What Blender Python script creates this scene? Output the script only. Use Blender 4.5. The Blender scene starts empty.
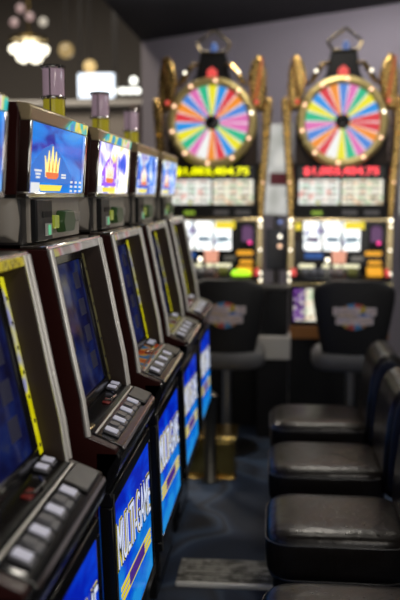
import bpy, bmesh, math, random
from mathutils import Vector, Matrix
random.seed(7)
PI = math.pi
EYE = 1.72
sc = bpy.context.scene
COL = sc.collection

# ------------------------------------------------------------------ materials
MATS = {}
def mat(name, col, rough=.5, metal=0., emit=None, es=0., coat=0., noise=0., bump=0., nscale=40., spec=.5, alpha=None, trans=0.):
    if name in MATS: return MATS[name]
    m = bpy.data.materials.new(name); m.use_nodes = True
    nt = m.node_tree; b = nt.nodes['Principled BSDF']
    b.inputs['Base Color'].default_value = (*col, 1)
    b.inputs['Roughness'].default_value = rough
    b.inputs['Metallic'].default_value = metal
    b.inputs['Specular IOR Level'].default_value = spec
    b.inputs['Coat Weight'].default_value = coat
    b.inputs['Coat Roughness'].default_value = .08
    b.inputs['Transmission Weight'].default_value = trans
    if emit is not None:
        b.inputs['Emission Color'].default_value = (*emit, 1)
        b.inputs['Emission Strength'].default_value = es
    if noise or bump:
        tc = nt.nodes.new('ShaderNodeTexCoord'); n = nt.nodes.new('ShaderNodeTexNoise')
        n.inputs['Scale'].default_value = nscale; n.inputs['Detail'].default_value = 4
        nt.links.new(tc.outputs['Object'], n.inputs['Vector'])
        if noise:
            mr = nt.nodes.new('ShaderNodeMapRange')
            mr.inputs['To Min'].default_value = max(0, rough-noise); mr.inputs['To Max'].default_value = min(1, rough+noise)
            nt.links.new(n.outputs['Fac'], mr.inputs['Value']); nt.links.new(mr.outputs['Result'], b.inputs['Roughness'])
        if bump:
            bp = nt.nodes.new('ShaderNodeBump'); bp.inputs['Strength'].default_value = bump; bp.inputs['Distance'].default_value = .003
            nt.links.new(n.outputs['Fac'], bp.inputs['Height']); nt.links.new(bp.outputs['Normal'], b.inputs['Normal'])
    MATS[name] = m
    return m

def pattern_mat(name, stops, scale=(1, 1, 1), detail=2., nscale=6., es=1., rough=.15, emit=True, dist=0., base=(0.01, .01, .01)):
    """a noise pattern through a colour ramp, given off by a screen or printed on a surface"""
    if name in MATS: return MATS[name]
    m = bpy.data.materials.new(name); m.use_nodes = True
    nt = m.node_tree; b = nt.nodes['Principled BSDF']
    tc = nt.nodes.new('ShaderNodeTexCoord'); mp = nt.nodes.new('ShaderNodeMapping')
    mp.inputs['Scale'].default_value = scale
    n = nt.nodes.new('ShaderNodeTexNoise'); n.inputs['Scale'].default_value = nscale
    n.inputs['Detail'].default_value = detail; n.inputs['Distortion'].default_value = dist
    r = nt.nodes.new('ShaderNodeValToRGB')
    el = r.color_ramp.elements
    while len(el) > 1: el.remove(el[-1])
    el[0].position = stops[0][0]; el[0].color = (*stops[0][1], 1)
    for p, c in stops[1:]:
        e = el.new(p); e.color = (*c, 1)
    L = nt.links.new
    L(tc.outputs['Object'], mp.inputs['Vector']); L(mp.outputs['Vector'], n.inputs['Vector']); L(n.outputs['Fac'], r.inputs['Fac'])
    b.inputs['Roughness'].default_value = rough; b.inputs['Specular IOR Level'].default_value = .1
    if emit:
        b.inputs['Base Color'].default_value = (*base, 1)
        L(r.outputs['Color'], b.inputs['Emission Color']); b.inputs['Emission Strength'].default_value = es
    else:
        L(r.outputs['Color'], b.inputs['Base Color'])
    MATS[name] = m
    return m

def glow(name, col, es): return mat(name, (.02, .02, .02), .3, emit=col, es=es)

MAROON = mat('maroon laminate', (.034, .0075, .0065), .3, coat=.12, noise=.06, spec=.25)
BLACK = mat('black plastic', (.008, .008, .009), .4, noise=.08, spec=.28)
GLOSS = mat('glossy black plastic', (.007, .007, .008), .16, coat=.0, noise=.05, spec=.4)
BROWN = mat('dark brown plastic', (.034, .022, .017), .42, noise=.06, spec=.25)
GREY = mat('grey plastic', (.34, .31, .27), .38, noise=.08)
DGREY = mat('dark grey plastic', (.030, .028, .028), .38, noise=.08)
CHROME = mat('chrome', (1., .98, .93), .13, 1., noise=.06, nscale=12)
STEEL = mat('brushed steel', (.42, .41, .39), .34, 1., noise=.1)
GOLDC = mat('gold chrome', (.62, .50, .28), .22, 1., noise=.08)
GOLD = mat('dark gold', (.58, .38, .13), .26, 1., noise=.12, nscale=22, bump=1.)
RINGG = mat('olive gold', (.60, .48, .20), .42, .55, noise=.1)
BRASS = mat('polished brass', (.62, .45, .16), .22, 1., noise=.1, nscale=20)
LEATHER = mat('black leather', (.009, .007, .006), .29, noise=.05, bump=.10, nscale=90, spec=.36)
def wrinkle(m):
    nt = m.node_tree; b = nt.nodes['Principled BSDF']; old = b.inputs['Normal'].links[0].from_node
    tc = nt.nodes.new('ShaderNodeTexCoord'); n = nt.nodes.new('ShaderNodeTexNoise'); n.inputs['Scale'].default_value = 9; n.inputs['Detail'].default_value = 3
    n.inputs['Distortion'].default_value = .8
    bp = nt.nodes.new('ShaderNodeBump'); bp.inputs['Strength'].default_value = .4; bp.inputs['Distance'].default_value = .012
    nt.links.new(tc.outputs['Object'], n.inputs['Vector']); nt.links.new(n.outputs['Fac'], bp.inputs['Height'])
    nt.links.new(old.outputs['Normal'], bp.inputs['Normal']); nt.links.new(bp.outputs['Normal'], b.inputs['Normal'])
wrinkle(LEATHER)
LEATHER_SIDE = mat('navy leather', (.006, .010, .028), .42, noise=.08, bump=.35, nscale=160)
PIPING = mat('dark piping', (.03, .03, .032), .4)
GREENP = mat('dark green plastic', (.03, .075, .022), .35, emit=(.05, .15, .03), es=.04)
BUTTON = mat('silver button cap', (.7, .7, .8), .55, .0, coat=.0, noise=.05, emit=(.55, .56, .72), es=.22)
BUTTON_D = mat('grey button cap', (.10, .10, .115), .42, coat=.4, noise=.05)
RED = mat('red plastic', (.22, .02, .015), .35)

# ------------------------------------------------------------------ mesh builder
class MB:
    def __init__(s, off=(0, 0, 0)):
        s.bm = bmesh.new(); s.off = Vector(off); s.mi = 0
    def face(s, vs):
        try:
            f = s.bm.faces.new(vs); f.material_index = s.mi; return f
        except ValueError: return None
    def v(s, p): return s.bm.verts.new(Vector(p) + s.off)
    def hexa(s, p):                                     # 8 points: bottom ring then top ring
        v = [s.v(q) for q in p]
        for f in ((3, 2, 1, 0), (4, 5, 6, 7), (0, 1, 5, 4), (1, 2, 6, 5), (2, 3, 7, 6), (3, 0, 4, 7)):
            s.face([v[i] for i in f])
        return s
    def box(s, x0, x1, y0, y1, z0, z1):
        return s.hexa([(x0, y0, z0), (x1, y0, z0), (x1, y1, z0), (x0, y1, z0), (x0, y0, z1), (x1, y0, z1), (x1, y1, z1), (x0, y1, z1)])
    def ext(s, a, b):                                   # solid between two equal point rings
        A = [s.v(p) for p in a]; B = [s.v(p) for p in b]; n = len(A)
        s.face(A[::-1]); s.face(B)
        for i in range(n):
            j = (i+1) % n; s.face([A[i], A[j], B[j], B[i]])
        return s
    def prism(s, prof, y0, y1):                          # prof: (x, z) list, extruded along y
        return s.ext([(x, y0, z) for x, z in prof], [(x, y1, z) for x, z in prof])
    def plate(s, pts, fn, d0, d1):                       # pts (u, v) mapped by fn(u, v, d)
        return s.ext([fn(u, v, d0) for u, v in pts], [fn(u, v, d1) for u, v in pts])
    def tube(s, path, r, n=8, closed=False):
        path = [Vector(p) for p in path]; rings = []
        N = len(path)
        for i, p in enumerate(path):
            if closed: t = path[(i+1) % N] - path[i-1]
            else: t = path[min(i+1, N-1)] - path[max(i-1, 0)]
            t.normalize()
            up = Vector((0, 0, 1)) if abs(t.z) < .9 else Vector((0, 1, 0))
            a = t.cross(up).normalized(); b = a.cross(t).normalized()
            rr = r[i] if isinstance(r, (list, tuple)) else r
            rings.append([s.v(p + a*math.cos(2*PI*k/n)*rr + b*math.sin(2*PI*k/n)*rr) for k in range(n)])
        for i in range(N if closed else N-1):
            A = rings[i]; B = rings[(i+1) % N]
            for k in range(n):
                s.face([A[k], A[(k+1) % n], B[(k+1) % n], B[k]])
        if not closed: s.face(rings[0][::-1]); s.face(rings[-1])
        return s
    def lathe(s, prof, c=(0, 0, 0), axis='z', n=24):     # prof: (r, h) list
        rings = []
        for r, h in prof:
            ring = []
            for k in range(n):
                a = 2*PI*k/n; ca, sa = math.cos(a)*r, math.sin(a)*r
                p = {'z': (ca, sa, h), 'y': (ca, h, sa), 'x': (h, ca, sa)}[axis]
                ring.append(s.v((c[0]+p[0], c[1]+p[1], c[2]+p[2])))
            rings.append(ring)
        for A, B in zip(rings, rings[1:]):
            for k in range(n): s.face([A[k], A[(k+1) % n], B[(k+1) % n], B[k]])
        s.face(rings[0][::-1]); s.face(rings[-1])
        return s
    def ball(s, c, r, n=10):
        m = n//2
        return s.lathe([(max(r*math.sin(PI*i/m), 1e-4), -r*math.cos(PI*i/m)) for i in range(m+1)], c, 'z', n)
    def build(s, name, m, parent=None, bevel=0., seg=2, smooth=True, sub=0):
        bmesh.ops.recalc_face_normals(s.bm, faces=s.bm.faces)
        me = bpy.data.meshes.new(name); s.bm.to_mesh(me); s.bm.free()
        for x in (m if isinstance(m, (list, tuple)) else [m]): me.materials.append(x)
        o = bpy.data.objects.new(name, me); COL.objects.link(o)
        if parent is not None: o.parent = parent
        if bevel:
            b = o.modifiers.new('bevel', 'BEVEL'); b.width = bevel; b.segments = seg; b.limit_method = 'ANGLE'; b.angle_limit = math.radians(35)
        if sub:
            q = o.modifiers.new('sub', 'SUBSURF'); q.levels = sub; q.render_levels = sub
        if smooth:
            for f in me.polygons: f.use_smooth = True
            if not sub:
                try: me.set_sharp_from_angle(angle=math.radians(35))
                except Exception: pass
        return o

def text_obj(name, body, m, parent, fn, u0, u1, v0, v1, depth=.002, shear=0., off=0., rise=0.):
    cu = bpy.data.curves.new('t', 'FONT'); cu.body = body; cu.size = 1; cu.extrude = .5; cu.shear = shear; cu.offset = off
    cu.resolution_u = 3
    t = bpy.data.objects.new('t', cu); COL.objects.link(t)
    dg = bpy.context.evaluated_depsgraph_get(); dg.update()
    me = bpy.data.meshes.new_from_object(t.evaluated_get(dg))
    bpy.data.objects.remove(t); bpy.data.curves.remove(cu)
    xs = [v.co.x for v in me.vertices]; ys = [v.co.y for v in me.vertices]
    x0, x1, y0, y1 = min(xs), max(xs), min(ys), max(ys)
    for v in me.vertices:
        a = (v.co.x-x0)/(x1-x0); b = (v.co.y-y0)/(y1-y0)
        v.co = Vector(fn(u0+(u1-u0)*a, v0+(v1-v0)*b+rise*a, (v.co.z+.5)*depth))
    me.materials.clear(); me.materials.append(m); me.name = name
    o = bpy.data.objects.new(name, me); COL.objects.link(o); o.parent = parent
    return o

def thing(name, label, cat, loc=(0, 0, 0), rz=0., group=None):
    o = bpy.data.objects.new(name, None); COL.objects.link(o)
    o.empty_display_size = .1
    o.location = loc; o.rotation_euler = (0, 0, rz); o['label'] = label; o['category'] = cat
    if group: o['group'] = group
    return o
def tag(o, label, cat, group=None, kind=None):
    o['label'] = label; o['category'] = cat
    if group: o['group'] = group
    if kind: o['kind'] = kind
    return o
def struct(o, label=None):
    o['kind'] = 'structure'
    if label: o['label'] = label
    return o

# ------------------------------------------------------------------ setting
def grid_floor():
    m = bpy.data.materials.new('swirl carpet'); m.use_nodes = True; nt = m.node_tree; b = nt.nodes['Principled BSDF']
    tc = nt.nodes.new('ShaderNodeTexCoord')
    n = nt.nodes.new('ShaderNodeTexNoise'); n.inputs['Scale'].default_value = 1.3; n.inputs['Detail'].default_value = .5; n.inputs['Distortion'].default_value = 1.4
    r = nt.nodes.new('ShaderNodeValToRGB'); el = r.color_ramp.elements
    el[0].position = .38; el[0].color = (.010, .017, .034, 1); el[1].position = .47; el[1].color = (.018, .030, .062, 1)
    for p, c in ((.50, (.050, .075, .12, 1)), (.54, (.024, .027, .04, 1)), (.60, (.045, .072, .125, 1)), (.68, (.02, .022, .03, 1))):
        e = el.new(p); e.color = c
    f = nt.nodes.new('ShaderNodeTexNoise'); f.inputs['Scale'].default_value = 180
    bp = nt.nodes.new('ShaderNodeBump'); bp.inputs['Strength'].default_value = .5; bp.inputs['Distance'].default_value = .004
    L = nt.links.new
    L(tc.outputs['Object'], n.inputs['Vector']); L(tc.outputs['Object'], f.inputs['Vector']); L(n.outputs['Fac'], r.inputs['Fac'])
    L(r.outputs['Color'], b.inputs['Base Color']); L(f.outputs['Fac'], bp.inputs['Height']); L(bp.outputs['Normal'], b.inputs['Normal'])
    b.inputs['Roughness'].default_value = .6; b.inputs['Specular IOR Level'].default_value = .2
    struct(MB().box(-9, 6, -3, 19, -.1, 0).build('floor', m, smooth=False))
grid_floor()
WALLP = mat('grey violet wall paint', (.33, .295, .315), .8, bump=.1, nscale=30)
CEILD = mat('black ceiling paint', (.012, .011, .012), .8, bump=.1, nscale=30)
HALL = mat('dim hall wall', (.20, .18, .16), .8, bump=.1, nscale=10)
LOWZ = EYE+1.63
struct(MB().ext([(-1.50, 9.10, 0), (2.6, 6.5, 0), (2.6, 6.8, 0), (-1.50, 9.4, 0)], [(-1.50, 9.10, LOWZ), (2.6, 6.5, LOWZ), (2.6, 6.8, LOWZ), (-1.50, 9.4, LOWZ)]).build('wall_back', WALLP, smooth=False))
struct(MB().box(-1.5, 6, -3, 9.4, LOWZ, LOWZ+.25).build('ceiling', CEILD, smooth=False))
struct(MB().box(-9, 6, -3, 19, 6.3, 6.5).build('ceiling', mat('hall ceiling', (.16, .15, .14), .85), smooth=False))
struct(MB().box(-9, 6, 17, 17.3, 0, 6.3).build('wall_back', HALL, smooth=False))
struct(MB().box(-9.2, -9, -3, 17.3, 0, 6.3).build('wall_left', HALL, smooth=False))
struct(MB().box(5, 5.2, -3, 17, 0, 6.3).build('wall_right', mat('wine wall', (.06, .03, .03), .7), smooth=False))

# ------------------------------------------------------------------ the slot machines of the near row
OX, OY = .80, .2775
def off(): return (OX, -OY, EYE)
def faceX(z): return -.583 + .017*(z+.008)/.22
def FT(u, v, d): return (faceX(v)+d+OX, u-OY, v+EYE)              # top display plane
SA, SB = (-.590, -.15), (-.508, -.55)                              # main screen plane
def FS(u, v, d):
    t = (SA[1]-v)/(SA[1]-SB[1]); x = SA[0]+(SB[0]-SA[0])*t
    return (x+d+OX, u-OY, v+EYE)
def FB(u, v, d): return (-.392+.016*(-.70-v)/.47+d+OX, u-OY, v+EYE)  # belly plane
def deckz(X):
    return -.553-.014*(X+.51)/.064 if X < -.446 else -.567-.030*(X+.446)/.078
def rect(a, b, c, d): return [(a, c), (b, c), (b, d), (a, d)]

BLUE_B = pattern_mat('belly glass blue', [(.30, (.0, .012, .40)), (.48, (.0, .045, .62)), (.60, (.0, .14, .62)), (.75, (.01, .25, .68))], (1, 1, 2.2), 3, 5., 1.0, .1, dist=.4)
WHITE_G = glow('white glass print', (.70, .76, .95), .95)
YEL_G = glow('yellow glass print', (.85, .70, .02), .8)
PUR_G = glow('purple glass print', (.07, .02, .28), .8)
INK = mat('dark blue print', (.005, .005, .04), .3)
GREEN_LED = glow('green led', (.12, .75, .35), .6)
LIME = glow('lime lit plastic', (.42, .50, .03), .42)
HEAD_Y = pattern_mat('yellow header print', [(.42, (.75, .60, .02)), (.52, (.55, .42, .02)), (.56, (.06, .04, .01)), (.62, (.8, .66, .08))], (1, 1, .4), 1, 60, .55, .15)
LENS_V = mat('lavender lens', (.50, .38, .46), .16, emit=(.35, .24, .30), es=.38, coat=.5)
LENS_O = mat('olive lens', (.42, .36, .02), .16, emit=(.36, .30, .02), es=.45, coat=.5)

def screens(kind):
    if kind == 'crown_blue':
        return pattern_mat('top screen deep blue', [(.33, (.0, .02, .32)), (.43, (.0, .14, .62)), (.58, (.0, .24, .78)), (.70, (.02, .26, .72)), (.80, (.8, .75, .55))], (1, .6, 2.4), 2.5, 6., 1.1, .12, dist=.6)
    if kind == 'crown_white':
        return pattern_mat('top screen white', [(.34, (.02, .08, .65)), (.43, (.35, .35, .95)), (.48, (.9, .85, 1.)), (.57, (1., 1., .95)), (.64, (.95, .85, .15)), (.72, (.35, .1, .7))], (1, 1, 1), 2, 7., 1.3, .12, dist=.8)
    return pattern_mat('top screen light blue', [(.34, (.0, .04, .45)), (.47, (.03, .22, .85)), (.55, (.35, .55, .9)), (.62, (.85, .85, .75)), (.72, (.15, .15, .6))], (1, 1, 1.4), 2, 7., 1.2, .12, dist=.6)

def slot_machine(k, Yn, label, top, strip, header, deckart, screen_es):
    M = thing('slot_machine', label, 'slot machine', (-OX, Yn+OY, 0), 0, 'video slot machines in the near row')
    B = lambda: MB(off())
    W = .555
    # stand, body
    B().box(-1.02, -.505, .02, .535, -EYE, -1.175).build('stand', DGREY if k == 9 else BLACK, M, .006)
    d = B(); d.box(-.506, -.497, .06, .50, -1.66, -1.22); d.build('stand_door', GLOSS, M, .004)
    B().box(-1.05, -.425, .0, .56, -1.175, -.69).build('body', MAROON, M, .006)
    # cheeks
    P = [(-1.05, -.125), (-.534, -.125), (-.511, -.24), (-.486, -.371), (-.464, -.478), (-.452, -.568), (-.378, -.598), (-.376, -.618), (-.398, -.655), (-.405, -.70), (-1.05, -.70)]
    for y0, y1 in ((0, .030), (.530, .560)):
        o = B().prism(P, y0, y1).build('side_panel', MAROON if y0 == 0 else BROWN, M, .003)
        path = [(x+.002, (y0+y1)/2, z) for x, z in P[1:6]]
        for yy, rr in (((y0+.002, .0072),) if y0 == 0 else ((y0+.003, .0038), (y1-.004, .0058))):
            B().tube([(x+(.004 if y0 == 0 else .001), yy, z) for x, y_, z in path], rr, 12).build('edge_trim', mat('polished edge trim', (1., .98, .93), .26, .4, noise=.04, coat=.6), M)
    # inner housing between the cheeks
    B().prism([(-1.05, -.128), (-.60, -.128), (-.602, -.15), (-.52, -.56), (-.52, -.69), (-1.05, -.69)], .03, .53).build('screen_housing', BLACK, M)
    # header
    hd = B(); hd.prism([(-.60, -.126), (-.533, -.126), (-.528, -.146), (-.575, -.158), (-.60, -.158)], .03, .53); h = hd.build('header', header, M, .003)
    B().prism([(-.60, -.118), (-.534, -.118), (-.530, -.126), (-.60, -.126)], .0, .56).build('header_rail', CHROME, M, .002)
    # main screen
    fr = B()
    for a, b, c, dd in ((.035, .50, -.158, -.182), (.035, .50, -.530, -.555), (.035, .060, -.182, -.53), (.475, .50, -.182, -.53)):
        fr.off = Vector((0, 0, 0)); fr.plate(rect(a, b, dd, c), FS, 0, .012)
    fr.build('screen_frame', GLOSS, M, .003)
    scr = pattern_mat('main screen %d' % k, [(.30, (.0, .0, .05)), (.45, (.004, .012, .16)), (.58, (.01, .04, .30)), (.72, (.10, .12, .20))], (1, 1, 1.6), 3, 9., screen_es, .12)
    s = MB().plate(rect(.058, .477, -.532, -.180), FS, 0, .005).build('main_screen', scr, M, smooth=False)
    icons = glow('screen symbols', (.02, .022, .06), .4)
    for i in range(4):
        for j in (1, 3): MB().plate(rect(.09+j*.095, .15+j*.095, -.26-i*.075, -.215-i*.075), FS, .005, .006).build('screen_symbol', icons, s, smooth=False)
    # lit pay strip
    st = MB().plate(rect(.500, .524, -.545, -.170), FS, .0, .012).build('light_strip', strip, M, .002)
    for i in range(7): MB().plate(rect(.5075, .5165, -.53+i*.052, -.522+i*.052), FS, .012, .0126).build('strip_print', INK, st, smooth=False)
    # deck
    D = B(); D.prism([(-.53, -.552), (-.446, -.567), (-.372, -.596), (-.366, -.602), (-.370, -.616), (-.53, -.616)], .030, .530).build('button_deck', GLOSS, M, .002)
    B().prism([(-.377, -.597), (-.368, -.5995), (-.364, -.606), (-.371, -.6075)], .03, .53).build('deck_trim', CHROME, M)
    def slab(x0, x1, y0, y1, h, lift=0.): # sits on the deck slope
        pts = []
        for hh in (0, h):
            for (x, y) in ((x0, y0), (x1, y0), (x1, y1), (x0, y1)): pts.append((x, y, deckz(x)+lift+hh))
        return B().hexa(pts)
    if deckart is not None:
        slab(-.50, -.436, .07, .50, .001).build('deck_print', deckart, M, smooth=False)
    slab(-.437, -.432, .035, .525, .003).build('deck_ridge', STEEL, M)
    for i in range(7):
        y = .062+i*.049
        b = slab(-.424, -.384, y, y+.036, .008).build('button', BUTTON_D, M, .003)
        slab(-.420, -.396 if i % 2 else -.390, y+.004, y+.032, .004, .008).build('button_cap', BUTTON if i % 2 == 0 else BUTTON_D, b, .0015)
    slab(-.428, -.374, .412, .525, .009).build('palm_plate', DGREY, M, .004)
    for i in range(2):
        y = .43+i*.045
        b = slab(-.494, -.462, y, y+.032, .008).build('button', BUTTON_D, M, .003)
        slab(-.490, -.466, y+.004, y+.028, .004, .008).build('button_cap', BUTTON, b, .0015)
    slab(-.475, -.455, .29, .34, .004).build('deck_badge', RED, M, .002)
    c = slab(-.478, -.446, .045, .085, .006).build('coin_slot', GOLDC, M, .003)
    c = B().tube([(-.470, .30, deckz(-.47)+.006), (-.456, .31, deckz(-.456)+.008), (-.452, .37, deckz(-.452)+.008), (-.468, .395, deckz(-.468)+.006)], .0035, 8).build('card_loop', CHROME, M)
    # apron and belly
    B().prism([(-.372, -.606), (-.368, -.622), (-.374, -.650), (-.392, -.690), (-.405, -.705), (-.43, -.705), (-.43, -.606)], .0, .56).build('apron', GLOSS, M, .004)
    f = MB()
    for a, b, c_, d_ in ((-.008, .568, -.74, -.703), (-.008, .568, -1.17, -1.135), (-.008, .02, -1.135, -.74), (.54, .568, -1.135, -.74)):
        f.plate(rect(a, b, c_, d_), FB, -.03, .004)
    f.build('belly_door', GLOSS, M, .004)
    q = MB().tube([FB(-.004, -.708, .006), FB(-.004, -1.165, .006)], .0022, 6); q.build('door_trim', STEEL, M)
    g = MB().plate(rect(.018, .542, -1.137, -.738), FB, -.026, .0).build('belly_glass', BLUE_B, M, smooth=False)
    text_obj('lettering_outline', 'MULTI-GAME', YEL_G, g, FB, .028, .532, -.922, -.796, .0012, .0, .022, -.035)
    text_obj('lettering_shadow', 'MULTI-GAME', INK, g, FB, .032, .528, -.921, -.797, .0022, .0, .014, -.035)
    text_obj('lettering', 'MULTI-GAME', WHITE_G, g, FB, .036, .524, -.916, -.802, .0034, .0, -.012, -.035)
    b = MB()
    for i in range(3):
        z = -.985-i*.017
        b.plate([(.06, z), (.52, z-.030), (.52, z-.019), (.06, z+.011)], FB, 0, .001)
    b.build('stripe', YEL_G, g, smooth=False)
    MB().plate([(.17, -1.020), (.40, -1.033), (.40, -.998), (.17, -.985)], FB, .001, .002).build('stripe_badge', PUR_G, g, smooth=False)
    # mid section
    B().prism([(-1.0, -.118), (-.60, -.118), (-.60, -.0), (-1.0, -.0)], .012, .543).build('mid_section', DGREY, M, .004)
    for y0, y1 in ((.012, -.004), (.543, .559)):
        B().ext([(-.735, y0, -.112), (-.606, y0, -.112), (-.600, y0, -.06), (-.606, y0, -.006), (-.735, y0, -.006), (-.745, y0, -.06)],
                [(-.705, y1, -.095), (-.632, y1, -.095), (-.625, y1, -.06), (-.632, y1, -.022), (-.705, y1, -.022), (-.712, y1, -.06)]).build('corner_panel', GREY, M, .003)
    pb = B().box(-.602, -.590, .055, .54, -.114, -.004).build('bill_panel', GREY, M, .003)
    bb = B().box(-.592, -.574, .058, .195, -.112, -.010).build('bill_acceptor', BLACK, M, .004)
    B().box(-.5745, -.5725, .105, .185, -.055, -.040).build('bill_slot', mat('slot void', (.002, .002, .002), .6), bb)
    B().box(-.5745, -.5715, .125, .180, -.100, -.070).build('led_window', mat('led bezel', (.5, .5, .48), .4), bb, .001)
    B().box(-.572, -.570, .145, .165, -.098, -.074).build('led', GREEN_LED, bb)
    B().box(-.590, -.574, .215, .262, -.086, -.052).build('lit_lens', LIME, M, .003)
    hx = [(.268, -.070), (.290, -.040), (.395, -.040), (.415, -.070), (.395, -.100), (.290, -.100)]
    B().ext([(-.590, y, z) for y, z in hx], [(-.566, y*.9+.034, z*.9-.007) for y, z in hx]).build('ticket_bezel', GREENP, M, .004)
    ly = B()
    for i in range(4): ly.box(-.590, -.578, .44+i*.018, .453+i*.018, -.075, -.048)
    ly.build('key_lock', STEEL, M, .002)
    # top box
    B().prism([(-.88, -.0), (-.605, -.0), (-.592, .198), (-.60, .212), (-.88, .205)], .0, .555).build('top_box', MAROON, M, .004)
    f = MB()
    for a, b, c_, d_ in ((.0, .555, -.008, .006), (.0, .012, .006, .172), (.541, .555, .006, .172)):
        f.plate(rect(a, b, c_, d_), FT, -.024, .006)
    f.build('screen_bezel', CHROME, M, .003)
    B().prism([(-.600, .213), (-.570, .208), (-.562, .200), (-.566, .170), (-.590, .170)], .0, .555).build('visor', mat('smoked gold glass', (.62, .50, .30), .3, .6, noise=.08, nscale=8), M, .003)
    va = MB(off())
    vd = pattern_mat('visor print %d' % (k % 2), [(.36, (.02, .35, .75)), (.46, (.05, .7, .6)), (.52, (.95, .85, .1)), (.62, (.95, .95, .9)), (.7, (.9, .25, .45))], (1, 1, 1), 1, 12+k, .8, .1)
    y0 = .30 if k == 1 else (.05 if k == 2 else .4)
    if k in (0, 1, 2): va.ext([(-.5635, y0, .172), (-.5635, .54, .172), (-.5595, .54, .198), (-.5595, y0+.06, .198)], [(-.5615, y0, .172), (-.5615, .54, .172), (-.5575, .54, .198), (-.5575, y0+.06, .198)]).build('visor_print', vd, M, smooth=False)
    ts = MB().plate(rect(.012, .541, .004, .172), FT, -.02, .0).build('top_screen', screens(top), M, smooth=False)
    arch = {'crown_blue': glow('arch blue', (.0, .16, .66), .95), 'crown_white': glow('arch violet', (.28, .05, .85), 1.1), 'crown_pale': glow('arch deep blue', (.0, .03, .55), 1.)}[top]
    a = [(.12, .03), (.12, .075), (.20, .118), (.235, .128), (.27, .118), (.36, .075), (.36, .03)] if top != 'crown_blue' else [(.03, .03), (.03, .07), (.15, .11), (.235, .128), (.34, .095), (.44, .05), (.44, .03)]
    a = [(u-.03 if u > .05 else u, v) for u, v in a]
    MB().plate(a, FT, 0, .001).build('arch', arch, ts, smooth=False)
    crown = [(.168, .044), (.302, .044), (.308, .066), (.318, .096), (.292, .068), (.275, .110), (.256, .066), (.235, .122), (.214, .066), (.195, .110), (.178, .068), (.152, .096), (.162, .066)]
    CG = glow('crown gold %s' % top, (1., .78, .25) if top == 'crown_blue' else (1., .88, .72), 1.25)
    crown = [(.142+(u-.158)*.82, v) for u, v in crown]
    MB().plate(crown, FT, .001, .003).build('crown', CG, ts, smooth=False)
    for u in (.173, .205, .238):
        MB().plate([(u-.006, .062), (u, .054), (u+.006, .062), (u, .086)], FT, .003, .004).build('crown_jewel', glow('jewel orange', (.9, .38, .05), .9), ts, smooth=False)
    MB().plate([(.147, .047), (.166, .040), (.242, .040), (.262, .047), (.262, .056), (.147, .056)], FT, .003, .004).build('crown_band', glow('crown band red', (.85, .16, .03), 1.), ts, smooth=False)
    MB().plate([(.095, .025), (.115, .010), (.292, .010), (.312, .025)], FT, .001, .002).build('banner', glow('banner yellow', (.85, .72, .05), 1.1), ts, smooth=False)
    wb = glow('white print', (.8, .82, .85), .95)
    MB().plate(rect(.03, .10, .006, .030), FT, .001, .002).build('credit_box', wb, ts, smooth=False)
    for (u0, u1, v) in ((.055, .115, .056), (.065, .105, .048), (.07, .10, .040), (.30, .345, .050), (.30, .345, .043)):
        MB().plate(rect(u0, u1, v, v+.005), FT, .001, .002).build('small_print', wb, ts, smooth=False)
    for u in (.40, .45, .50):
        for v in (.008, .020, .032): MB().plate(rect(u, u+.022, v, v+.006), FT, .001, .002).build('odds_line', wb, ts, smooth=False)
    # signal lamp on top
    if k >= 1:
        cx, cy = -.745, .135
        r = .036
        z0 = .206
        L = MB(off()).lathe([(r*1.08, z0), (r*1.08, z0+.012), (r*.98, z0+.016)], (cx, cy, 0), n=20).build('lamp_base', CHROME, M)
        MB(off()).lathe([(r*.95, z0+.014), (r*.95, z0+.105)], (cx, cy, 0), n=20).build('lower_lens', LENS_O, L)
        MB(off()).lathe([(r*.95, z0+.115), (r*.95, z0+.205), (r*.85, z0+.212)], (cx, cy, 0), n=20).build('upper_lens', LENS_V, L)
        for zz in (z0+.110, z0+.208):
            q = MB(off()); q.lathe([(r*1.0, zz-.006), (r*1.06, zz-.003), (r*1.06, zz+.003), (r*1.0, zz+.006)], (cx, cy, 0), n=20)
            for a in range(12): q.ball((cx+math.cos(a*PI/6)*r*1.05, cy+math.sin(a*PI/6)*r*1.05, zz), .0055, 6)
            q.build('beaded_ring', CHROME, L)
        q = MB(off())
        for a in range(3):
            t = a*2*PI/3+.5
            q.tube([(cx+math.cos(t)*r*1.03, cy+math.sin(t)*r*1.03, z0+.01), (cx+math.cos(t)*r*1.03, cy+math.sin(t)*r*1.03, z0+.208)], .0028, 6)
        q.build('lamp_rod', CHROME, L)
    return M

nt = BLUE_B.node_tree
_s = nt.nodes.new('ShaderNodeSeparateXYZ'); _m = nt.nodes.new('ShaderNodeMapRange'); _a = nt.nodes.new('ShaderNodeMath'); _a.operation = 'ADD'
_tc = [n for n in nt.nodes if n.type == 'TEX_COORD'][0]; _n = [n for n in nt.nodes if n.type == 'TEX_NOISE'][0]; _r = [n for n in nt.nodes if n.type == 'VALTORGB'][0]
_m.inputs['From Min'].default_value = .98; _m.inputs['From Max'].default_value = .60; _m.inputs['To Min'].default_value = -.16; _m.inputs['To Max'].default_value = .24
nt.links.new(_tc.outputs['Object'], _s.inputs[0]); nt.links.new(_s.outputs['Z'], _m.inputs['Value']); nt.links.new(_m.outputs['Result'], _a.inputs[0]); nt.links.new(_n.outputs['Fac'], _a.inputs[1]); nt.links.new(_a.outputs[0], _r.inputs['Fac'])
STRIP_Y = pattern_mat('yellow pay strip', [(.4, (.72, .66, .0)), (.55, (.85, .78, .02)), (.66, (.35, .35, .6))], (1, 1, 1), 1, 14, .75, .15)
STRIP_D = pattern_mat('olive pay strip', [(.4, (.10, .085, .03)), (.6, (.16, .14, .06))], (1, 1, 1), 1, 14, .35, .15)
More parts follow.
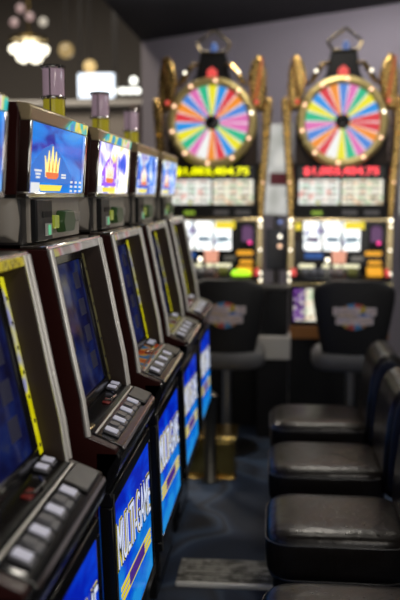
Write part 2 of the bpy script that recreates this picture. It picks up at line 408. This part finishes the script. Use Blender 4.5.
HEAD_S = pattern_mat('silver header painted reflection', [(.40, (.35, .33, .30)), (.50, (.55, .50, .50)), (.58, (.55, .25, .28)), (.66, (.6, .58, .2))], (1, 1, 1), 1, 9, .5, .12)  # pink and yellow reflections of the chrome header put into its colour
ART_R = pattern_mat('red orange deck print', [(.40, (.55, .05, .02)), (.50, (.75, .22, .05)), (.56, (.7, .45, .1)), (.62, (.06, .22, .5))], (1, 1, 1), 1.5, 12, 1., .2, emit=False)
ART_Y = pattern_mat('cream deck print', [(.38, (.55, .52, .02)), (.48, (.45, .40, .34)), (.60, (.30, .27, .24))], (1, 1, 1), 1, 10, 1., .2, emit=False)
ART_M = pattern_mat('wine deck print', [(.42, (.06, .008, .01)), (.52, (.25, .02, .03)), (.62, (.35, .3, .3))], (1, 1, 1), 1, 14, 1., .2, emit=False)
Y0, PITCH = 1.885, .72
slot_machine(0, Y0-PITCH, 'nearest slot machine, cut off by the left edge, with yellow header and yellow pay strip', 'crown_blue', STRIP_Y, HEAD_Y, None, .22)
slot_machine(1, Y0, 'slot machine with big deep blue crown screen, second from the camera in the row', 'crown_blue', STRIP_D, HEAD_S, None, .20)
slot_machine(2, Y0+PITCH, 'slot machine with white and violet top screen and orange printed button deck', 'crown_white', STRIP_Y, HEAD_S, ART_R, .22)
slot_machine(3, Y0+2*PITCH, 'slot machine with cream and yellow button deck, fourth from the camera', 'crown_pale', STRIP_Y, HEAD_S, ART_Y, .15)
slot_machine(4, Y0+3*PITCH, 'last and farthest slot machine of the near row, with dark red button deck', 'crown_pale', STRIP_Y, HEAD_S, ART_M, .15)

# ------------------------------------------------------------------ leather chairs in the aisle
def rounded(mb, x0, x1, y0, y1, z0, z1, e=3.2, nu=28, nv=16, crown=0.):
    cx, cy, cz = (x0+x1)/2, (y0+y1)/2, (z0+z1)/2; a, b, c = (x1-x0)/2, (y1-y0)/2, (z1-z0)/2
    sp = lambda t, p: math.copysign(abs(t)**p, t)
    rows = []
    for i in range(nv+1):
        ph = -PI/2+PI*i/nv; row = []
        for j in range(nu):
            th = 2*PI*j/nu
            cp = sp(math.cos(ph), 2/e)
            p = (cx+a*cp*sp(math.cos(th), 2/(e*1.25)), cy+b*cp*sp(math.sin(th), 2/(e*1.25)), cz+c*sp(math.sin(ph), 2/e))
            row.append(p)
        rows.append(row)
    V = [[mb.v(p) for p in r] for r in rows[1:-1]]
    bot, top = mb.v((cx, cy, cz-c)), mb.v((cx, cy, cz+c))
    for A, B in zip(V, V[1:]):
        for k in range(nu): mb.face([A[k], A[(k+1) % nu], B[(k+1) % nu], B[k]])
    for k in range(nu):
        mb.face([bot, V[0][(k+1) % nu], V[0][k]]); mb.face([top, V[-1][k], V[-1][(k+1) % nu]])
    return mb

def rr_loop(x0, x1, y0, y1, z, r=.07, n=6):
    pts = []
    for cx, cy, a0 in ((x1-r, y1-r, 0), (x0+r, y1-r, 90), (x0+r, y0+r, 180), (x1-r, y0+r, 270)):
        for i in range(n+1):
            a = math.radians(a0+90*i/n); pts.append((cx+r*math.cos(a), cy+r*math.sin(a), z))
    return pts

def aisle_chair(x, y, rz, label):
    C_ = thing('casino_chair', label, 'chair', (x, y, 0), rz, 'black leather chairs facing the near row')
    rounded(MB(), -.25, .25, -.222, .222, .40, .592, 5.0, 40, 24).build('seat', LEATHER, C_)
    MB().tube(rr_loop(-.249, .249, -.221, .221, .548, .085), .0032, 6, True).build('seat_piping', PIPING, C_)
    rounded(MB(), -.225, .235, -.20, .20, .33, .44, 5.0, 32, 16).build('seat_base', BLACK, C_)
    MB().tube(rr_loop(-.236, .240, -.208, .208, .418, .085), .003, 6, True).build('seat_piping', PIPING, C_)
    # backrest: thick padded back with a rounded top and navy side insets
    key = [(.205, .50), (.207, .60), (.214, .72), (.226, .84), (.243, .915), (.268, .960), (.305, .982), (.345, .978), (.378, .950), (.395, .90), (.400, .80), (.392, .65), (.375, .52), (.35, .455), (.25, .455)]
    key = [(x+.018, .455+(z-.455)*.93) for x, z in key]
    bk = MB(); bk.prism(key, -.212, .212)
    bk = bk.build('backrest', LEATHER, C_, .026, 5)
    cxm, czm = .323, .685
    ins = [(cxm+(x-cxm)*.74, czm+(z-czm)*.88) for x, z in key]
    for sy_ in (-1, 1):
        MB().prism(ins, sy_*.205, sy_*.221).build('side_inset', LEATHER_SIDE, bk, .008, 3)
        MB().tube([(x, sy_*.214, z) for x, z in ins], .0035, 6, True).build('inset_piping', PIPING, bk)
    MB().lathe([(.035, .03), (.035, .34)], n=20).build('pedestal', BLACK, C_)
    MB().lathe([(.20, 0), (.20, .012), (.06, .035), (.04, .05)], n=28).build('base', BLACK, C_)
    return C_

CHX = .212
aisle_chair(CHX, 2.17, 0, 'black leather chair nearest the camera, only its seat front showing at the bottom')
aisle_chair(CHX, 2.915, 0, 'black leather chair with the largest fully seen seat, second from the camera')
aisle_chair(CHX, 3.60, 0, 'black leather chair, third from the camera in the aisle row')
aisle_chair(CHX, 4.30, 0, 'black leather chair farthest from the camera in the aisle row, backrest top visible')

# ------------------------------------------------------------------ big wheel machines
U = .0072; ZC = EYE+.523
WH = [(.75, .04, .06), (.95, .30, .03), (.08, .25, .72), (.90, .82, .02), (.02, .52, .26), (.80, .12, .45), (.02, .30, .80), (.92, .35, .05), (.78, .18, .50), (.75, .10, .5), (.05, .6, .4)]
SEQ = [8, 2, 1, 0, 6, 3, 4]
WHM = [glow('wheel colour %d' % i, c, .95) for i, c in enumerate(WH)]
WHITE = glow('wheel white', (.95, .95, .93), .95)
BULB = glow('warm bulb', (1., .62, .40), 2.6)
BULBW = glow('white bulb', (1., .93, .75), 3.5)
PANEL_W = pattern_mat('paytable glass', [(.34, (.85, .35, .3)), (.40, (.95, .9, .8)), (.56, (1., 1., .95)), (.64, (.55, .8, .65)), (.70, (.9, .8, .3))], (1, 1, 1), 2, 16, 1., .15)
PANEL_2 = pattern_mat('paytable glass warm', [(.36, (.5, .65, .4)), (.44, (.95, .9, .7)), (.55, (1., .97, .85)), (.62, (.9, .6, .35)), (.72, (.2, .3, .2))], (1, 1, 2), 2, 14, 1., .15)
REEL = pattern_mat('lit reel band', [(.36, (.25, .22, .35)), (.46, (.75, .85, .82)), (.52, (1., 1., .97))], (1, 1, 1), 1, 14, 1.7, .3)
ORANGE = glow('orange lit button', (.95, .42, .02), 1.)
YLAB = glow('yellow lit label', (.95, .75, .03), 1.)
BLAB = glow('blue lit label', (.02, .12, .45), .7)
PEACH = glow('peach lit plate', (.95, .42, .28), .9)
PINK = glow('pink lamp', (1., .05, .3), 1.8)
GREENL = glow('green label', (.35, .55, .04), .7)
CREAMB = glow('cream lit button', (.95, .9, .6), 1.2)
BURST = pattern_mat('purple burst glass', [(.40, (.02, .0, .05)), (.5, (.18, .02, .35)), (.6, (.5, .4, .6)), (.7, (.9, .85, .6))], (1, 1, 1), 2, 28, .8, .15)
WOOD = mat('orange brown laminate', (.30, .12, .03), .3, coat=.3, noise=.1)
REDL = glow('red lit ornament', (.95, .09, .08), .9)
VIOLET = glow('violet display', (.20, .08, .22), .6)

def q(dx, dy, d): return (dx*U, d, ZC-dy*U)
def QF(u, v, d): return (u*U, -d, ZC-v*U)

def wheel_machine(x, y, label, digits, lime, spin, wood_side):
    M = thing('wheel_slot_machine', label, 'slot machine', (x, y, 0), 0, 'prize wheel slot machines at the back')
    R = lambda a, b, c, d: [(a, c), (b, c), (b, d), (a, d)]
    zf = ZC/U
    MB().plate(R(-50, 50, 160, zf), QF, -.45, .10).build('lower_cabinet', BLACK, M, .006)
    MB().plate(R(-50, 50, 40, 160), QF, -.45, -.0).build('cabinet', BLACK, M, .006)
    # wheel
    hb = MB(); hb.lathe([(46*U, .02), (46*U, .35)], (0, 0, ZC), 'y', 48).build('wheel_housing', BLACK, M)
    MB().plate([(-46, 45), (46, 45), (46, 10), (-46, 10)], QF, -.35, -.02).build('wheel_support', BLACK, M, .004)
    w = MB(); NS = 22
    r0, r1 = 7*U, 37*U
    for i in range(NS):
        for (f0, f1, mi) in ((0., .87, 1+SEQ[(i+spin) % len(SEQ)]), (.87, 1., 0)):
            w.mi = mi
            a0 = 2*PI*(i+f0)/NS; a1 = 2*PI*(i+f1)/NS
            if i == 15: w.mi = 0
            def ring(d): return [(r0*math.cos(a0), d, ZC+r0*math.sin(a0)), (r1*math.cos(a0), d, ZC+r1*math.sin(a0)), (r1*math.cos((a0+a1)/2), d, ZC+r1*math.sin((a0+a1)/2)), (r1*math.cos(a1), d, ZC+r1*math.sin(a1)), (r0*math.cos(a1), d, ZC+r0*math.sin(a1))]
            w.ext(ring(-.035), ring(.02))
    w.build('prize_wheel', [WHITE]+WHM, M, smooth=False)
    rg = MB(); rg.tube([(41*U*math.cos(2*PI*k/48), -.04, ZC+41*U*math.sin(2*PI*k/48)) for k in range(48)], 4.4*U, 10, True)
    rg.build('wheel_ring', RINGG, M)
    for k in range(10):
        a = 2*PI*(k+.35)/10
        MB().ball((41*U*math.cos(a), -.078, ZC+41*U*math.sin(a)), 1.7*U, 8).build('bulb', BULB if k else BULBW, M)
    h = MB(); h.lathe([(7.5*U, -.033), (7.5*U, -.05), (5*U, -.075), (.5*U, -.08)], (0, 0, ZC), 'y', 24); hub = h.build('hub', GLOSS, M)
    for k in range(7):
        a = 2*PI*k/7
        MB().ball((8*U*math.cos(a), -.045, ZC+8*U*math.sin(a)), 1.1*U, 6).build('hub_lamp', [glow('hub green', (.1, .7, .2), 1.), REDL, YLAB][k % 3], hub)
    # crest and topper
    MB().plate([(-16, -48), (-12, -70), (13, -70), (17, -48), (22, -38), (-22, -38)], QF, -.22, .01).build('topper_box', BLACK, M, .006)
    MB().plate([(-5, -44), (-5, -51), (0, -55), (5, -51), (5, -44), (2, -38), (-2, -38)], QF, .01, .05).build('pointer', REDL, M, .004)
    fr = MB(); pp = [(2, -91), (-16, -78), (-11, -70), (14, -70), (18, -78)]
    for a, b in zip(pp, pp[1:]+pp[:1]): fr.tube([q(a[0], a[1], -.02), q(b[0], b[1], -.02)], 1.5*U, 8)
    fr.build('topper_frame', GOLDC, M)
    MB().lathe([(3.5*U, ZC+70*U), (3.8*U, ZC+74*U), (2.6*U, ZC+78*U), (.5*U, ZC+79*U)], (2*U, -.02, 0), n=14).build('beacon', glow('blue beacon', (.06, .14, .40), .8), M)
    for s in (-1, 1):
        sw = MB(); sw.tube([q(s*14, -58, -.03), q(s*20, -56, -.05), q(s*26, -48, -.05), q(s*31, -40, -.04), q(s*36, -36, -.03)], [1.5*U, 2.6*U, 3*U, 2.6*U, 1.2*U], 8); sw.build('scroll', GOLD, M)
        ar = MB(); ar.ball(q(s*27, -49, -.07), 1.5*U, 8); ar.build('bulb', BULBW, M)
        # wing: a thick curved leaf
        wv = MB(); L_ = [(s*46, -68), (s*39, -58), (s*36, -44), (s*38, -30), (s*43, -14), (s*52, -10), (s*55, -30), (s*54, -50), (s*51, -62)]
        wv.plate(L_, QF, -.10, .03)
        wg = wv.build('wing', GOLD, M, .018, 3)
        MB().plate([(s*49, -64), (s*51.5, -63), (s*46, -24), (s*42.5, -24)], QF, .03, .042).build('wing_inlay', glow('amber inlay', (.75, .16, .03), .55) if s > 0 else mat('bronze', (.16, .08, .03), .3, 1.), wg, .002)
        MB().ball(q(s*45, -20, -.05), 2.2*U, 8).build('bulb', REDL, wg)
        cl = MB(); C2 = [(s*61, -22), (s*56, -26), (s*51, -10), (s*50, 30), (s*47, 60), (s*47, 95), (s*53, 95), (s*55, 60), (s*58, 20)]
        cl.plate(C2, QF, -.30, .04)
        cg = cl.build('side_column', GOLD, M, .012, 3)
        for dy in (12, 60): MB().ball(q(s*(55-dy*.05), dy, -.05), 1.0*U, 8).build('bulb', BULB if dy != 12 else ORANGE, cg)
        lc = MB(); lc.plate([(s*46, 95), (s*53, 95), (s*53, 166), (s*46, 166)], QF, -.1, .06); lg = lc.build('side_frame', GOLDC, M, .008)
        for dy in (98, 104, 128, 152, 159): MB().ball(q(s*50, dy, -.07), (1.9 if dy > 150 or dy < 100 else 1.2)*U, 8).build('bulb', BULBW, lg)
        MB().plate([(s*36, 10), (s*44, 4), (s*46, 42), (s*30, 42)], QF, -.02, .01).build('spandrel', BROWN, M, .003)
    # jackpot meter
    j = MB().plate(R(-43, 43, 44, 56), QF, 0, .012).build('jackpot_display', GLOSS, M, .002)
    text_obj('digits', '$1,003,404.75', digits, j, lambda u, v, d: QF(u, -v, .012+d), -37.5, 37.5, -53.5, -44.5, .004, 0, .02)
    # paytable screens
    for a, b, m in ((-42, -1.2, PANEL_W), (1.2, 42, PANEL_2)):
        p = MB().plate(R(a, b, 57, 82), QF, 0, .012).build('paytable_screen', m, M, smooth=False)
        g = MB()
        for i in range(4):
            for jx in range(3): g.plate(R(a+3+jx*13, a+12+jx*13, 59+i*6, 61+i*6), QF, .012, .014)
        g.build('paytable_print', glow('grey red print', (.45, .38, .3), .6), p, smooth=False)
    lb = MB().plate(R(-44, 44, 84, 96), QF, 0, .010).build('label_band', BLACK, M, .002)
    MB().plate(R(-29, -18, 89, 92.5), QF, .010, .013).build('label', GREENL, lb)
    for a in (2, 24): MB().plate(R(a, a+15, 88, 92.5), QF, .010, .013).build('label', mat('grey label', (.16, .16, .18), .5), lb)
    MB().plate(R(-52, 52, 96, 99), QF, 0, .07).build('trim_bar', GOLDC, M, .004)
    # reels
    rw = MB().plate(R(-46, 46, 99, 150), QF, 0, .015).build('reel_panel', GLOSS, M, .002)
    for a in (-36.5, -17, 2.5):
        r = MB(); N = 10; C3 = 114; RR = 15*U
        A = [(0, RR*.35*math.sin(PI*i/N), RR*math.cos(PI*i/N)) for i in range(N+1)]
        r.ext([(a*U, -.016-p[1], ZC-C3*U+p[2]) for p in A], [((a+17.5)*U, -.016-p[1], ZC-C3*U+p[2]) for p in A])
        re = r.build('reel', REEL, rw)
        MB().plate(R(a+3, a+15, 115, 120), QF, .054, .058).build('reel_symbol', glow('reel symbol', (.12, .22, .32), .8) if a > -30 else glow('reel bar symbol', (.12, .08, .2), .7), re, .001)
    for a in (-18.2, 1.3):
        MB().plate([(a-.7, 129), (a+1.7, 129), (a+.9, 110), (a+.1, 110)], QF, .06, .066).build('divider', BLACK, rw)
    MB().plate(R(4, 24, 99.5, 107), QF, .055, .062).build('label', YLAB, rw)
    MB().plate(R(-45, -39, 101, 108), QF, .015, .02).build('label', YLAB, rw)
    MB().plate(R(-45, -40, 109, 120), QF, .015, .018).build('label', BROWN, rw)
    dp = MB().plate(R(29, 43, 103, 129), QF, .015, .022).build('player_display', BLACK, rw, .002)
    MB().plate([(31, 106), (34, 104), (39, 104), (42, 107), (42, 120), (31, 120)], QF, .022, .024).build('display_glass', VIOLET, rw)
    MB().ball(q(39, 121, -.026), 1.9*U, 8).build('indicator', PINK, rw)
    MB().plate(R(-35, -17, 132, 137), QF, .015, .022).build('label', BLAB, rw)
    MB().plate([(-8, 129), (7, 129), (6, 142), (-7, 142)], QF, .015, .03).build('nameplate', PEACH, rw, .002)
    MB().ball(q(-12, 138.5, -.03), 2.2*U, 8).build('lock', BULBW, rw)
    for a, b, c_, d_ in ((26, 42, 129.5, 134), (29, 42, 139, 143)): MB().plate(R(a, b, c_, d_), QF, .015, .024).build('label', ORANGE, rw)
    MB().plate(R(12, 24, 135, 139), QF, .015, .02).build('coin_slot', STEEL, rw)
    # lit buttons and sloped button deck
    for a, b in ((-41, -25), (-17, -10), (-6, 1), (3, 20)): MB().plate(R(a, b, 143, 146.5), QF, .015, .03).build('button', CREAMB, M, .002)
    dk = MB(); dk.ext([(-50*U, -.015, ZC-147*U), (-50*U, -.17, ZC-156*U), (-50*U, -.17, ZC-160*U), (-50*U, -.015, ZC-160*U)], [(50*U, -.015, ZC-147*U), (50*U, -.17, ZC-156*U), (50*U, -.17, ZC-160*U), (50*U, -.015, ZC-160*U)])
    dk = dk.build('button_deck', GLOSS, M, .003)
    def db(a, b, h, m, nm='button'):
        y0, y1 = -.06, -.13
        zz = lambda y: ZC-147*U - 9*U*((-.015-y)/.155)
        MB().hexa([(a*U, y1, zz(y1)), (b*U, y1, zz(y1)), (b*U, y0, zz(y0)), (a*U, y0, zz(y0)), (a*U, y1, zz(y1)+h), (b*U, y1, zz(y1)+h), (b*U, y0, zz(y0)+h), (a*U, y0, zz(y0)+h)]).build(nm, m, dk, .004)
    for i in range(5): db(-38+i*8.5, -31+i*8.5, .025, BUTTON_D)
    db(8, 17, .03, mat('olive button', (.16, .17, .02), .3))
    db(27, 42, .035, ORANGE)
    db(-49, -44, .02, REDL); db(45, 49, .02, REDL)
    if lime: MB().lathe([(10*U, ZC-153*U), (9.5*U, ZC-150*U), (7*U, ZC-148*U), (.5*U, ZC-147.5*U)], (31*U, -.13, 0), n=20).build('lime_button', glow('lime green lamp', (.45, .95, .02), 1.5), dk)
    MB().plate(R(-52, 52, 160, 163), QF, .0, .175).build('deck_trim', GOLDC, M, .004)
    # belly
    bl = MB().plate(R(-48, 48, 164, 205), QF, .10, .112).build('belly_panel', GLOSS, M, .002)
    MB().plate(R(-46, -35, 167, 200), QF, .112, .115).build('belly_print', BURST, bl)
    MB().plate(R(-34, -20, 167, 200), QF, .112, .115).build('belly_screen', PANEL_2, bl)
    MB().plate(R(-50, 50, 205, 218), QF, .10, .12).build('kick_board', WOOD, M, .003)
    return M

DIG_R = glow('red led digits', (1., .06, .08), 2.2)
DIG_Y = glow('yellow led digits', (.85, .85, .0), 1.9)
wheel_machine(.440, 6.2, 'prize wheel slot machine with red jackpot digits, right of the pair', DIG_R, False, 3, True)
wheel_machine(-.500, 6.2, 'prize wheel slot machine with yellow jackpot digits and lime green button, left of the pair', DIG_Y, True, 0, False)

# ------------------------------------------------------------------ chairs at the wheel machines
SHELL = mat('black moulded plastic', (.010, .010, .011), .5, bump=.15, nscale=200)
GSEAT = mat('grey vinyl', (.11, .11, .115), .45, noise=.08)
def wheel_chair(x, y, label):
    C_ = thing('casino_stool', label, 'chair', (x, y, 0), 0, 'swivel chairs at the prize wheel machines')
    b = MB(); N = 18; rings = []
    for i in range(N):
        t = i/(N-1); z = .63+.55*t
        w = .175+.085*min(1, t*1.3)**.8
        if t > .88: w *= math.sqrt(max(.3, 1-((t-.88)/.14)**2.2))
        yb = -.05*math.sin(t*PI*.5)
        ring = []
        for k in range(24):
            a = 2*PI*k/24; cc, ss = math.cos(a), math.sin(a)
            xx = w*math.copysign(abs(cc)**.5, cc)
            ring.append(b.v((xx, yb+.035*math.copysign(abs(ss)**.7, ss)+.5*xx*xx, z)))
        rings.append(ring)
    for A, B in zip(rings, rings[1:]):
        for k in range(24): b.face([A[k], A[(k+1) % 24], B[(k+1) % 24], B[k]])
    b.face(rings[0][::-1]); b.face(rings[-1])
    bk = b.build('backrest', SHELL, C_)
    rounded(MB(), -.26, .26, -.06, .40, .57, .73, 3.4, 32, 16).build('seat', GSEAT, C_)
    MB().lathe([(.03, .02), (.03, .55)], (0, .18, 0), n=16).build('pedestal', STEEL, C_)
    MB().lathe([(.22, 0), (.22, .012), (.05, .04)], (0, .18, 0), n=24).build('base', BLACK, C_)
    # logo plate: coloured disc behind two rows of letter tiles
    ly = lambda u, v, d: (u, -.088+.5*u*u-d, v)
    disc = MB(); cols = [(.08, .2, .6), (.6, .45, .05), (.6, .1, .08), (.08, .3, .6), (.5, .25, .1), (.6, .4, .08)]
    for i in range(12):
        a0, a1 = 2*PI*i/12, 2*PI*(i+1)/12
        disc.mi = i % 6
        disc.plate([(0, .955), (.105*math.cos(a0), .955+.085*math.sin(a0)), (.105*math.cos(a1), .955+.085*math.sin(a1))], ly, -.012, 0)
    disc.build('logo_wheel', [mat('logo colour %d' % i, c, .5) for i, c in enumerate(cols)], bk, smooth=False)
    tile = mat('pale tile', (.88, .78, .80), .5); inkm = mat('dark red letter', (.10, .03, .05), .5)
    for word, z0, us in (('WHEEL OF', .965, 8), ('FORTUNE', .905, 7)):
        wd = .034; x0 = -us*wd/2
        for i, ch in enumerate(word):
            if ch == ' ': continue
            u0 = x0+i*wd
            t = MB().plate([(u0+.002, z0), (u0+wd-.002, z0), (u0+wd-.002, z0+.048), (u0+.002, z0+.048)], ly, -.008, .004).build('letter_tile', tile, bk, smooth=False)
            text_obj('letter', ch, inkm, t, lambda u, v, d: ly(u, v, .004+d), u0+.008, u0+wd-.008, z0+.009, z0+.040, .002)
    return C_
wheel_chair(.478, 5.36, 'black chair with wheel logo tiles on its back, in front of red digit machine')
wheel_chair(-.345, 5.36, 'black chair half hidden behind the near row, in front of yellow digit machine')

# ------------------------------------------------------------------ things between and below
p = thing('pedestal_bin', 'slim black pedestal with brushed steel band between the two wheel machines', 'pedestal', (-.04, 5.90, 0))
MB().box(-.11, .11, -.10, .10, 0, .57).build('lower_box', BLACK, p, .006)
MB().box(-.125, .125, -.115, .115, .57, .735).build('steel_band', mat('satin aluminium', (.55, .53, .50), .45, .3, noise=.08), p, .006)
MB().box(-.105, .105, -.095, .095, .735, 1.06).build('upper_box', GLOSS, p, .006)
MB().box(-.12, .12, -.11, .11, 1.06, 1.085).build('top_plate', DGREY, p, .004)

b = thing('brass_post', 'polished brass footrest box with a thin post, on the carpet past the near row', 'post', (-.40, 4.98, 0))
MB().box(-.15, .15, -.10, .22, 0, .012).build('base_plate', BRASS, b, .004)
MB().box(-.135, .145, -.08, .20, .012, .235).build('plinth', mat('dark brass', (.45, .33, .10), .22, 1., bump=.8, noise=.15, nscale=9), b, .012)
MB().box(-.15, .155, -.09, .215, .235, .262).build('top_plate', BRASS, b, .006)
MB().lathe([(.05, .0), (.05, .02), (.036, .04), (.034, .50), (.044, .52), (.044, .54), (.01, .56)], (0, -.135, 0), n=18).build('post', mat('dull nickel', (.22, .21, .18), .35, 1., noise=.1), b)

# threshold plate across the aisle
th = MB(); th.box(-.44, .0, 3.49, 3.74, .0005, .012); 
for i in range(9): th.box(-.44, .0, 3.498+i*.027, 3.508+i*.027, .012, .019)
o = th.build('threshold_plate', pattern_mat('ribbed steel plate', [(.36, (.05, .05, .045)), (.46, (.20, .195, .18)), (.54, (.55, .54, .50)), (.62, (.12, .12, .11))], (5, 70, 1), 3, 1.6, 1., .45, emit=False), None, smooth=False)
tag(o, 'ribbed grey metal threshold strip on the carpet beside the chairs', 'floor strip')
o2 = MB().box(-.44, .0, 3.474, 3.489, .0005, .020).build('metal_edging', mat('bright satin steel', (.95, .95, .93), .5, .25), o, .003)
o2.name = 'nosing'

def lightbox(x, y, label, w=.26, blue=False):
    L = thing('lightbox_stand', label, 'sign', (x, y, 0), 0, 'lit advertising stands behind the wheel machines')
    MB().lathe([(.16, 0), (.16, .02), (.03, .05), (.028, 1.7)], n=18).build('pole', STEEL, L)
    c = MB().box(-w/2, w/2, -.03, .03, 1.55, 2.30).build('case', GREY, L, .006)
    MB().box(-w/2+.012, w/2-.012, -.036, -.03, 1.56, 2.29).build('sign_face', pattern_mat('pale sign face', [(.4, (.55, .55, .5)), (.55, (.75, .74, .7)), (.68, (.9, .88, .8))], (1, 1, 1), 1, 6, .75, .2), c, smooth=False)
    MB().box(-w/2+.07, w/2-.012, -.040, -.036, 1.80, 1.90).build('sign_band', glow('maroon print', (.13, .01, .02), .5), c, smooth=False)
    for z, m in ((1.50, glow('blue spot', (.3, .4, .9), 1.)), (1.38, BULBW), (1.30, BULB)): MB().ball((.03, -.045, z), .014, 8).build('bulb', m, L)
    t = MB().box(-.09, .09, -.03, .05, 1.10, 1.44).build('leaflet_holder', mat('smoky plastic', (.10, .11, .14), .25, noise=.1), L, .006)
    return L
lightbox(-.025, 6.97, 'pale lit sign on a stand, seen through the gap between the two wheel machines')
lightbox(1.09, 6.97, 'pale lit sign on a stand at the right edge beside the red digit machine')

# ------------------------------------------------------------------ hall lights and sign far behind
ch = thing('chandelier', 'glowing globe chandelier hanging high in the far hall at upper left', 'chandelier', (-3.75, 12.5, 0))
GL = glow('warm globe', (1., .93, .74), 3.0)
cz = EYE+2.13
MB().lathe([(.02, cz+.25), (.02, 6.3)], n=8).build('stem', BRASS, ch)
MB().lathe([(.30, cz+.14), (.26, cz+.20), (.03, cz+.26)], n=20).build('crown_plate', BRASS, ch)
for r_, n_, zz in ((.24, 9, .02), (.14, 5, -.10), (.05, 2, .08)):
    for i in range(n_):
        a = 2*PI*i/n_
        MB().ball((r_*math.cos(a), r_*math.sin(a), cz+zz), .062, 8).build('globe', GL, ch)
pk = glow('dim rose globe', (.55, .36, .34), .7)
for i, (dx, dz, m) in enumerate(((-.22, .42, pk), (.02, .50, pk), (.22, .42, glow('dim cream globe', (.7, .62, .5), .8)), (-.12, .62, pk))):
    MB().ball((dx, 0, cz+dz), .07, 8).build('upper_globe', m, ch)

def wall_lamp(x, z, label, es, r=.10, y=13.0):
    L = thing('pendant_lamp', label, 'lamp', (x, y, 0), 0, 'amber pendant lamps in the far hall')
    MB().lathe([(.008, z+r*.9), (.008, 6.3)], n=6).build('cord', BLACK, L)
    MB().ball((0, 0, z), r, 12).build('globe', glow('amber globe %.1f' % es, (.80, .55, .22), es), L)
def hp(x, y, Y): return ((x-280)*Y/833*1.0, (195-y)*Y/833+EYE)
wall_lamp(-2.95, EYE+1.97, 'amber pendant globe right of and above the lit hall sign', 1.2)
wall_lamp(-3.32, EYE+2.22, 'faint amber pendant globe nearest the chandelier', .5, .12)

sg = thing('hall_sign', 'bluish white lit box sign in the far hall above the row', 'sign', (-3.05, 14.0, 0))
MB().box(-.32, .32, -.10, .10, EYE+1.58, EYE+2.01).build('sign_box', STEEL, sg, .02)
MB().box(-.30, .30, -.12, -.10, EYE+1.60, EYE+1.99).build('sign_face', glow('cool sign face', (.82, .90, 1.), 2.2), sg, .01)
for s in (-1, 1): MB().box(s*.28-.01, s*.28+.01, -.01, .01, EYE+1.98, 6.3).build('hanger', BLACK, sg)
rl = thing('light_rail', 'row of small white spots right of the hall sign', 'lamp', (-2.50, 14.4, 0))
MB().box(-.36, .36, -.03, .03, EYE+1.80, EYE+1.86).build('rail', DGREY, rl, .01)
for i in range(6): MB().ball((-.30+i*.12, -.06, EYE+1.76), .052, 8).build('spot', glow('rail spot', (.9, .9, .82), 3.6), rl)
MB().ball((0, -.06, EYE+1.93), .06, 8).build('spot', MATS['rail spot'], rl)
for s in (-1, 1): MB().box(s*.30-.01, s*.30+.01, -.01, .01, EYE+1.86, 6.3).build('hanger', BLACK, rl)

# far counter wall with columns behind the row
fc = thing('far_partition', 'long grey brown partition with pillars behind the near row of machines', 'partition', (-3.6, 12.0, 0))
MB().box(-3, 2.0, 0, .3, 0, EYE+1.25).build('panel', mat('warm grey panel', (.23, .20, .17), .6, noise=.1, nscale=4), fc)
MB().box(-3.05, 2.05, -.08, .35, EYE+1.25, EYE+1.34).build('cornice', mat('pale cornice', (.36, .34, .31), .5), fc, .02)
for x in (-.63, -2.0, 1.6): MB().lathe([(.11, 0), (.11, .1), (.09, .15), (.085, EYE+1.2), (.12, EYE+1.25)], (x, -.25, 0), n=16).build('pillar', mat('rose stone', (.34, .25, .22), .4, noise=.1, nscale=6), fc)

# ------------------------------------------------------------------ lights
def area(name, loc, size, e, col=(1, .92, .8), rot=(0, 0, 0), sy=None):
    l = bpy.data.lights.new(name, 'AREA'); l.energy = e; l.color = col; l.size = size
    if sy: l.shape = 'RECTANGLE'; l.size_y = sy
    o = bpy.data.objects.new(name, l); COL.objects.link(o); o.location = loc; o.rotation_euler = rot
    return o
area('aisle light', (.30, 5.3, LOWZ-.03), .45, 22, (1, .93, .82))
area('aisle light', (.25, 3.6, LOWZ-.03), .35, 7, (1, .93, .82))
area('aisle light', (.9, .8, LOWZ-.03), .5, 14, (1, .90, .78))
area('aisle light', (2.2, 4.6, LOWZ-.03), .5, 12, (.85, .92, 1))
area('hall and fill light', (1.0, -2.7, 1.6), 3.2, 34, (1, .95, .88), (math.radians(90), 0, 0), 1.9)  # added broad source behind the camera, for the metal edges to reflect
area('hall and fill light', (4.7, 1.4, 1.8), 1.0, 12, (1, .93, .85), (0, math.radians(90), 0), 3.6)  # added out of view on the right, brightens the chrome edges
area('aisle light', (1.0, -.6, LOWZ-.03), .5, 22, (1, .95, .9))
area('hall and fill light', (-1.75, 4.6, 4.3), .7, 34, (1, .86, .66), (0, math.radians(-30), 0))  # added fill from the hall side for chair backs and seat edges
area('wall washer', (-.2, 6.9, LOWZ-.03), 2.4, 28, (.95, .92, 1.), (math.radians(28), 0, 0), .3)
area('hall and fill light', (-3.5, 10.2, 6.2), 1.5, 330, (1, .9, .78))
area('hall and fill light', (-3.5, 6.0, 6.2), 1.2, 60, (1, .9, .78))
area('hall and fill light', (-2.2, 3.2, 6.2), 1.0, 30, (1, .88, .72))

w = bpy.data.worlds.new('world'); sc.world = w; w.use_nodes = True
w.node_tree.nodes['Background'].inputs[0].default_value = (.55, .5, .5, 1)
w.node_tree.nodes['Background'].inputs[1].default_value = .04

# ------------------------------------------------------------------ camera
cd = bpy.data.cameras.new('camera'); cam = bpy.data.objects.new('camera', cd); COL.objects.link(cam)
cd.sensor_fit = 'VERTICAL'; cd.sensor_height = 36; cd.sensor_width = 24; cd.lens = 833/600*36
cam.location = (0, 0, EYE)
th_ = math.atan(105/833.); ps = math.atan(80/833.*math.cos(th_))
cam.rotation_euler = (PI/2-th_, 0, ps)
cd.dof.use_dof = True; cd.dof.focus_distance = 2.25; cd.dof.aperture_fstop = 2.0
cd.clip_start = .05
sc.camera = cam
sc.view_settings.view_transform = 'Standard'; sc.view_settings.look = 'None'
sc.view_settings.gamma = 1; sc.view_settings.exposure = 0; sc.view_settings.use_curve_mapping = False
